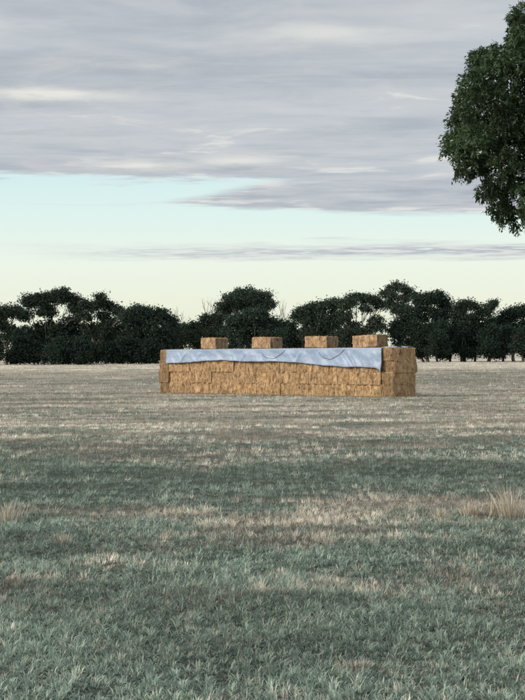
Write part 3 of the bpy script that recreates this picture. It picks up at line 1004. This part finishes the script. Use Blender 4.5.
build_litter()


# tall dry tussocks one can pick out
def tussock(seed, px, py, hgt, rad, n, label, pal=PAL_STRAW, bright=1.0, kind=None):
    rg = np.random.default_rng(seed)
    d = CAM_ROT @ Vector(((px - PW / 2) / F, -(py - PH / 2) / F, -1.0))
    k = CAM_H / -d.z
    bx, by = d.x * k, d.y * k
    z0 = float(ground_z(bx, by))
    r = np.abs(rg.normal(0, rad * .55, n)); a = rg.uniform(0, 2 * math.pi, n)
    x = r * np.cos(a); y = r * np.sin(a)
    z = ground_z(x + bx, y + by) - z0
    ln = hgt * rg.uniform(.35, 1.05, n) * (1 - .35 * r / (rad * 1.5))
    le = np.abs(rg.normal(0.12, .26, n)) + .25 * r / rad
    c = pick(rg, pal, n) * rg.uniform(.7, 1.15, (n, 1)) * bright
    V, T, c = blades(rg, x, y, z, c, ln, rg.uniform(.010, .022, n), le, a + rg.normal(0, .5, n), rg.uniform(-.05, .5, n), False)
    o = link('grass_tussock', mesh_np('grass_tussock', V, T, 3, c), M_BLADE)
    o.location = (bx, by, z0)
    if kind: tag(o, label, 'dry grass', kind=kind)
    else: tag(o, label, 'tussock', 'dry grass tussocks standing in the paddock')


PT = np.array([(0.80, 0.73, 0.60), (0.72, 0.65, 0.53), (0.86, 0.80, 0.68), (0.60, 0.52, 0.40)])
tussock(201, 510, 518, .86, .40, 150, 'tallest pale dry grass tussock, at the right edge of the dry strip', PT)
tussock(202, 493, 516, .46, .28, 110, 'shorter pale tussock just left of the tallest one', PT)
tussock(203, 470, 516, .34, .24, 190, 'low straw tussock, second to the left of the tallest one', PT)
tussock(204, 441, 519, .28, .24, 130, 'low leaning straw tussock left of the right hand tussocks', PT)
tussock(205, 8, 524, .52, .34, 170, 'pale grey dry tussock at the left edge of the picture', PAL_STRAW, 1.2)
tussock(206, 63, 548, .32, .18, 80, 'small pale tussock right of the left edge tussock', PAL_STRAW, .95)
tussock(207, 355, 672, .13, .42, 420, 'flattened pale dry grass clump among green weeds near the bottom edge', PT, .7, 'stuff')
tussock(208, 236, 505, .26, .16, 60, 'small straw tuft on the near edge of the dark green band', PAL_STRAW, .9)


# ------------------------------------------------------------------ near gum tree leaning in from the right
def near_tree():
    rg = np.random.default_rng(909)
    Y = 30.0
    PXM = F / Y
    # crown clumps in view: photo column, row, radius
    seen = [(517, 20, 8), (513, 33, 7), (524, 30, 9), (509, 52, 9), (521, 52, 12), (495, 62, 11), (481, 57, 7), (478, 68, 8), (490, 78, 15), (508, 78, 16),
            (525, 80, 16), (470, 92, 12), (462, 104, 10), (480, 102, 16), (500, 106, 18), (520, 108, 18), (466, 121, 13), (456, 128, 7), (484, 128, 17), (505, 132, 18),
            (525, 136, 18), (455, 144, 9), (449, 155, 6), (468, 148, 14), (488, 154, 17), (510, 158, 18), (458, 165, 8), (462, 176, 6), (475, 172, 11), (494, 176, 14),
            (514, 182, 16), (488, 194, 8), (500, 200, 11), (518, 204, 12), (497, 214, 6), (509, 218, 7), (522, 222, 8)]
    cl = []
    for (x, y, r) in seen:
        for q in range(2):
            w = at(x, y, Y)
            cl.append((np.array([w.x + .04, Y + rg.uniform(-1, 1) * 1.1, w.z + .13]), r / PXM * rg.uniform(.68, 1.08)))
    # the rest of the crown, out to the right of the picture
    cc = np.array(at(590, 110, Y))
    for q in range(150):
        u = rg.normal(0, 1, 3); u /= np.linalg.norm(u)
        p = cc + u * rg.uniform(.35, 1) ** .5 * np.array([1.9, 1.9, 2.1])
        px = 262.5 + p[0] / p[1] * F
        if px < 530: continue
        cl.append((p, rg.uniform(.22, .36)))
    b = np.array([cc[0] + .3, Y + .2, 0.0]); b[2] = float(ground_z(b[0], b[1]))
    root = empty('gum_tree', tuple(b))
    tag(root, 'near gum tree whose hanging leafy crown enters at the upper right', 'tree')
    CV, CF, CC_, o = [], [], [], 0
    twigs = []
    fork = np.array([0, 0, 3.6])
    limbs = [(bend(rg, (0, 0, -.3), fork, 7, .05), np.linspace(.27, .19, 7))]
    heads = []
    for q in range(9):
        a = q * 2.4
        h = np.array([math.cos(a) * rg.uniform(.5, 1.2), math.sin(a) * rg.uniform(.4, 1.0), rg.uniform(5.0, 8.2)])
        heads.append(h); limbs.append((bend(rg, fork, h, 8, .08), np.linspace(.12, .045, 8)))
    for (p, r) in cl:
        c = p - b
        h = min(heads, key=lambda k: np.linalg.norm(k - c))
        limbs.append((bend(rg, h, c, 6, .16), np.linspace(.014, .004, 6)))
        nt = max(8, int(310 * r ** 1.35))
        tone = rg.uniform(.65, 1.4)
        for t in range(nt):
            u = rg.normal(0, 1, 3); u /= np.linalg.norm(u)
            st = c + u * r * rg.uniform(.2, 1.0) ** .5
            n = int(rg.integers(14, 24))
            # twig arches out then hangs; leaves strung along it
            k = np.linspace(0, 1, n)[:, None]
            L_ = rg.uniform(.08, .20)
            dirv = u * .8 + np.array([0, 0, .2])
            P = st + dirv * k * L_ - np.array([0, 0, 1.0]) * (k ** 2) * L_ * .6
            P = P + rg.normal(0, .022, (n, 3))
            d = rg.normal(0, .55, (n, 3)) + u * .35; d[:, 2] -= .5; d /= np.linalg.norm(d, axis=1, keepdims=True)
            s = np.cross(d, rg.normal(0, 1, (n, 3))); s /= np.linalg.norm(s, axis=1, keepdims=True)
            ll = rg.uniform(.05, .11, n)[:, None]; wd = ll * rg.uniform(.13, .21, n)[:, None]
            mid = P + d * ll * .45
            V = np.stack([P, mid + s * wd, P + d * ll + rg.normal(0, .01, (n, 3)), mid - s * wd], 1).reshape(-1, 3)
            CV.append(V); CF.append(np.arange(n * 4).reshape(-1, 4) + o); o += n * 4
            col = np.array((0.066, 0.104, 0.050)) * tone * rg.uniform(.55, 1.6, (n, 1))
            CC_.append(np.repeat(col, 4, axis=0))
    V = np.concatenate(CV)
    link('crown', mesh_np('crown', V, np.concatenate(CF), 4, np.concatenate(CC_)), M_LEAF, root)
    V, Fq = limb_mesh(limbs, 7)
    link('trunk', mesh_np('trunk', V, Fq, 4, None, True), M_BARKD, root)


near_tree()
